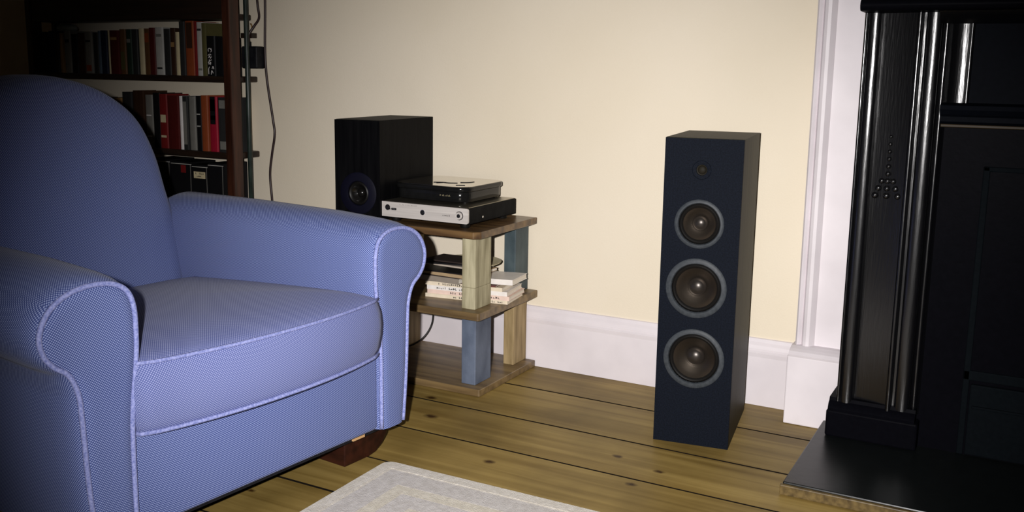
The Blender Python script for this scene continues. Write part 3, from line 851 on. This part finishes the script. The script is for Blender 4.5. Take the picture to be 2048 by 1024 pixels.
B1 = [(-4.36, -4.307), (-4.307, -4.259), (-4.259, -4.229), (-4.229, -4.207), (-4.188, -4.141), (-4.141, -4.094), (-4.094, -4.04), (-4.04, -3.987), (-3.987, -3.951), (-3.951, -3.927), (-3.927, -3.882), (-3.879, -3.865), (-3.865, -3.8), (-3.8, -3.759), (-3.759, -3.722), (-3.722, -3.683), (-3.673, -3.643), (-3.64, -3.601), (-3.601, -3.562), (-3.562, -3.51), (-3.51, -3.466), (-3.466, -3.434), (-3.434, -3.413), (-3.413, -3.378), (-3.378, -3.323), (-3.323, -3.308), (-3.308, -3.271), (-3.271, -3.244)]
C1 = ['black', 'navy', 'charcoal', 'tan', 'grey', 'black', 'dark brown', 'grey', 'charcoal', 'blue grey', 'navy', 'cream', 'maroon', 'brown', 'dark green', 'charcoal', 'cream', 'brown', 'maroon', 'pale grey', 'charcoal', 'dark brown', 'cream', 'charcoal', 'rust', 'dark red', 'pale grey', 'olive']
H1 = [.195, .2, .195, .19, .2, .185, .19, .195, .19, .198, .2, .2, .2, .205, .205, .205, .208, .207, .21, .212, .205, .208, .19, .236, .238, .236, .232, .228]
X1 = {4: [(.72, .8, 'charcoal')], 7: [(.05, .2, 'rust'), (.75, .8, 'charcoal')], 12: [(.78, .84, 'tan')], 13: [(.1, .5, 'olive')], 14: [(.7, .78, 'grey')], 17: [(.7, .9, 'rust')], 19: [(.12, .16, 'charcoal'), (.8, .86, 'grey')], 21: [(.6, .7, 'tan')], 24: [(.5, .97, 'dark brown')], 26: [(.1, .14, 'grey'), (.84, .88, 'charcoal')]}
row([(a, b_, h, c, X1.get(i)) for i, ((a, b_), h, c) in enumerate(zip(B1, H1, C1))], 1.108, 3.132, 'upper shelf', 'books on the upper bookcase shelf')
# black book whose spine carries white painted signs
bb = book(-3.241, -3.188, .172, .14, 1.108, 3.130, bmat('black'), 'black', 'books on the upper bookcase shelf', 'short black book with white brush signs on its spine, beside the upright')
parts = []
for pts in ([(-.012, .105), (-.013, .116), (-.004, .119), (.004, .112)], [(.004, .119), (.006, .108), (.0, .103)],
            [(-.016, .088), (-.006, .094), (.004, .090)], [(-.012, .078), (-.006, .088), (-.002, .076), (.005, .084)],
            [(-.016, .058), (-.004, .066), (.006, .070)], [(-.008, .072), (-.012, .05), (.0, .060), (-.002, .048)],
            [(-.014, .008), (-.014, .03), (-.008, .040)], [(.0, .006), (.004, .024), (.012, .012)], [(.006, .03), (.012, .042), (.016, .03)]):
    parts.append(tubevf(cr([(a+.0, .0004, b_) for a, b_ in pts], 4), .0017, 6))
link('spine_signs', mesh(*merge(*parts), smooth=True), bmat('white'), bb)
book(-3.184, -3.140, .168, .105, 1.108, 3.134, bmat('black'), 'black', 'books on the upper bookcase shelf', 'plain short black book between the sign-painted one and the upright')
# second shelf
B2 = [(-4.39, -4.33), (-4.33, -4.285), (-4.285, -4.22), (-4.22, -4.17), (-4.17, -4.11), (-4.11, -4.06), (-4.06, -3.99), (-3.99, -3.93), (-3.93, -3.86), (-3.86, -3.80), (-3.799, -3.73), (-3.73, -3.653), (-3.653, -3.604), (-3.604, -3.554), (-3.554, -3.502), (-3.502, -3.428), (-3.427, -3.409), (-3.407, -3.374), (-3.372, -3.333), (-3.329, -3.296), (-3.294, -3.252), (-3.245, -3.197), (-3.194, -3.13)]
C2 = ['brown', 'charcoal', 'navy', 'olive', 'dark brown', 'blue grey', 'black', 'maroon', 'dark green', 'tan', 'charcoal', 'dark brown', 'grey', 'black', 'dark red', 'maroon', 'white', 'charcoal', 'grey', 'black', 'rust', 'crimson', 'charcoal']
H2 = [.22]*10 + [.25, .258, .24, .25, .246, .240, .240, .240, .240, .242, .246, .242, .24]
X2 = {12: [(.6, .62, 'white'), (.2, .22, 'white')], 14: [(.48, .62, 'cream'), (.2, .24, 'cream')], 17: [(.1, .9, 'grey')], 19: [(.66, .68, 'pale grey'), (.44, .46, 'pale grey')], 21: [(.5, 1.0, 'black'), (.58, .66, 'grey'), (.74, .95, 'tan')], 22: [(.05, .2, 'grey'), (.8, .95, 'grey')]}
row([(a, b_, h, c, X2.get(i)) for i, ((a, b_), h, c) in enumerate(zip(B2, H2, C2))], .776, 3.132, 'middle shelf', 'books on the middle bookcase shelf')
# book with marbled spine seen past the upright
book(-3.128, -3.106, .24, .04, .776, 3.182, bmat('charcoal'), 'charcoal', 'books on the middle bookcase shelf', 'charcoal book behind the bookcase upright with pale patches', [(.04, .14, bmat('cream')), (.46, .54, bmat('cream')), (.8, .9, bmat('pale grey'))])
# box files on the lower shelf
def boxfile(x0, x1, h, zs, yf, lab, label_spot=None, red=False):
    o = thing('box_file', lab, 'box file', ((x0+x1)/2, yf, zs), (0, 0, 0), 'box files on the lower bookcase shelf')
    hw = (x1-x0)/2
    b = box('case', -hw+.001, hw-.001, 0, .15, 0, h, bmat('black'), o, bev=.002)
    box('edge_line', -hw+.001, hw-.001, -.0012, .002, h-.012, h-.009, bmat('pale grey'), b)
    box('side_line', hw-.006, hw-.004, -.0012, .002, 0, h-.012, bmat('grey'), b)
    if label_spot:
        a0, a1, z0, z1 = label_spot
        l = box('paper_label', a0, a1, -.0014, .002, z0, z1, bmat('cream'), b)
        print_marks('label_text', l, a0+.004, a1-.004, z0+.006, .008, 8, -.0022, M_ink, 31)
        print_marks('label_text', l, a0+.004, a1-.004, z0+.018, .008, 8, -.0022, M_ink, 32)
    if red:
        box('red_sticker', .0, .03, -.0014, .002, h-.05, h-.016, bmat('dark red'), b)
    return o
boxfile(-3.64, -3.498, .30, .425, 3.132, 'wide black box file standing behind the armchair back')
boxfile(-3.491, -3.362, .296, .425, 3.132, 'black box file with a red sticker on its spine', red=True)
boxfile(-3.358, -3.262, .288, .425, 3.132, 'black box file with cream typed paper label', (-.036, .034, .226, .256))
boxfile(-3.258, -3.165, .30, .425, 3.132, 'worn black box file beside the bookcase upright')
# loose paper lying on the books
def sheet(name, lab, pts, z, mat, cat):
    top = [(a, b_, z+.003+.004*math.sin(i*2.1)) for i, (a, b_) in enumerate(pts)]; bot = [(a, b_, z) for a, b_ in pts]
    return tag(link(name, mesh(*loft([bot, top])), mat), lab, cat)
M_grey = plain('grey_paper', srgb(150, 156, 150), .7)
pk = thing('paper_bag', 'crumpled pale paper bag lying on the upper shelf books', 'bag', (-4.215, 3.155, 1.308))
rs = []
for i, (zz, k_) in enumerate(((0, .85), (.008, 1.0), (.02, .96), (.03, .75), (.034, .4))):
    rs.append([(k_*.075*math.cos(a)*(1+.1*math.sin(3*a+i)), k_*.02*math.sin(a)*(1+.15*math.cos(2*a+i))+.02, zz) for a in [2*PI*j/20 for j in range(20)]])
link('crumpled_bag', mesh(*loft(rs), smooth=True), M_grey, pk)

# ------------------------------------------------------------------ wall cables and adapter
M_brcable = plain('dark_brown_cable', srgb(40, 20, 20), 0.4)
c1 = tube('wall_cable', cr([(-3.045, 3.297, ZC), (-3.045, 3.297, 1.75), (-3.046, 3.297, 1.44), (-3.054, 3.297, 1.225), (-3.047, 3.297, 1.094), (-3.018, 3.297, .918), (-3.011, 3.297, .852), (-3.030, 3.297, .761), (-3.044, 3.297, .67), (-3.036, 3.297, .553), (-3.03, 3.297, .4), (-3.033, 3.294, .30), (-3.035, 3.286, .25), (-3.037, 3.278, .20), (-3.04, 3.279, .1), (-3.04, 3.279, .0)], 8), .0055, M_brcable, None)
tag(c1, 'long dark brown cable running loosely down the cream wall', 'cable')
ad = thing('power_adapter', 'square black plug-in power adapter on the wall beside bookcase', 'adapter', (-3.107, 3.27, 1.143))
box('body', -.045, .046, -.02, .034, 0, .097, M_blk, ad, bev=.007, seg=3)
box('strain_relief', -.018, -.006, -.006, .006, .094, .118, M_blk, ad, bev=.002)
c2 = tube('adapter_cable', cr([(-3.119, 3.27, 1.252), (-3.116, 3.263, 1.272), (-3.110, 3.262, 1.296), (-3.094, 3.278, 1.33), (-3.084, 3.297, 1.365), (-3.09, 3.297, 1.42), (-3.094, 3.297, 1.5), (-3.09, 3.297, 1.8), (-3.09, 3.297, ZC)], 8), .0055, M_brcable, None)
tag(c2, 'dark cable rising from the square black power adapter', 'cable')
br = thing('wall_socket', 'dark wall bracket above the black power adapter', 'socket', (-3.135, 3.28, 1.276))
box('plate', -.036, .03, -.01, .024, 0, .022, M_shelf_wood, br, bev=.002)
tube('twisted_twig', cr([(.012, 0, .02), (.024, .0, .04), (.016, .004, .06), (.006, .01, .062)], 5), .003, bmat('tan'), br)

# ------------------------------------------------------------------ rug
RX0, RX1, RY0, RY1 = -1.598, -.15, .75, 2.208
rug = thing('rug', 'pale beige bordered wool rug on the floorboards in front of armchair', 'rug', ((RX0+RX1)/2, (RY0+RY1)/2, 0), (0, 0, .01))
M_r1 = noisy('rug_pale_border', srgb(186, 178, 164), srgb(206, 199, 187), scale=(60, 60, 60), detail=6, rough=0.95, bump=0.9, bscale=260, sheen=0.2)
M_r2 = noisy('rug_lilac_band', srgb(172, 165, 158), srgb(190, 184, 178), scale=(60, 60, 60), detail=6, rough=0.95, bump=0.9, bscale=260, sheen=0.2)
M_r3 = noisy('rug_cream_band', srgb(184, 175, 156), srgb(202, 194, 176), scale=(60, 60, 60), detail=6, rough=0.95, bump=0.9, bscale=260, sheen=0.2)
hw, hd = (RX1-RX0)/2, (RY1-RY0)/2
def frame_band(name, o, i_, r, z, mat):
    A = rrect(hw-o, hd-o, max(r-o*.6, .006), 6); B_ = rrect(hw-i_, hd-i_, max(r-i_*.6, .005), 6)
    rings = [[(a, b_, 0) for a, b_ in A], [(a, b_, z*.75) for a, b_ in A], [(a*.998, b_*.998, z) for a, b_ in A], [(a, b_, z) for a, b_ in B_], [(a, b_, z*.6) for a, b_ in B_]]
    return link(name, mesh(*loft(rings, True, False, False), smooth=True, angle=50), mat, rug)
frame_band('outer_border', 0, .042, .03, .012, M_r1)
frame_band('groove_band', .042, .048, .03, .0114, M_r1)
frame_band('lilac_band', .048, .125, .03, .0118, M_r2)
frame_band('cream_band', .125, .168, .03, .0118, M_r3)
frame_band('second_lilac_band', .168, .235, .03, .0118, M_r2)
frame_band('inner_cream_band', .235, .275, .03, .0118, M_r3)
box('field', -hw+.275, hw-.275, -hd+.275, hd-.275, 0, .0116, M_r2, rug)
box('backing', -hw+.01, hw-.01, -hd+.01, hd-.01, .0, .006, M_r1, rug)
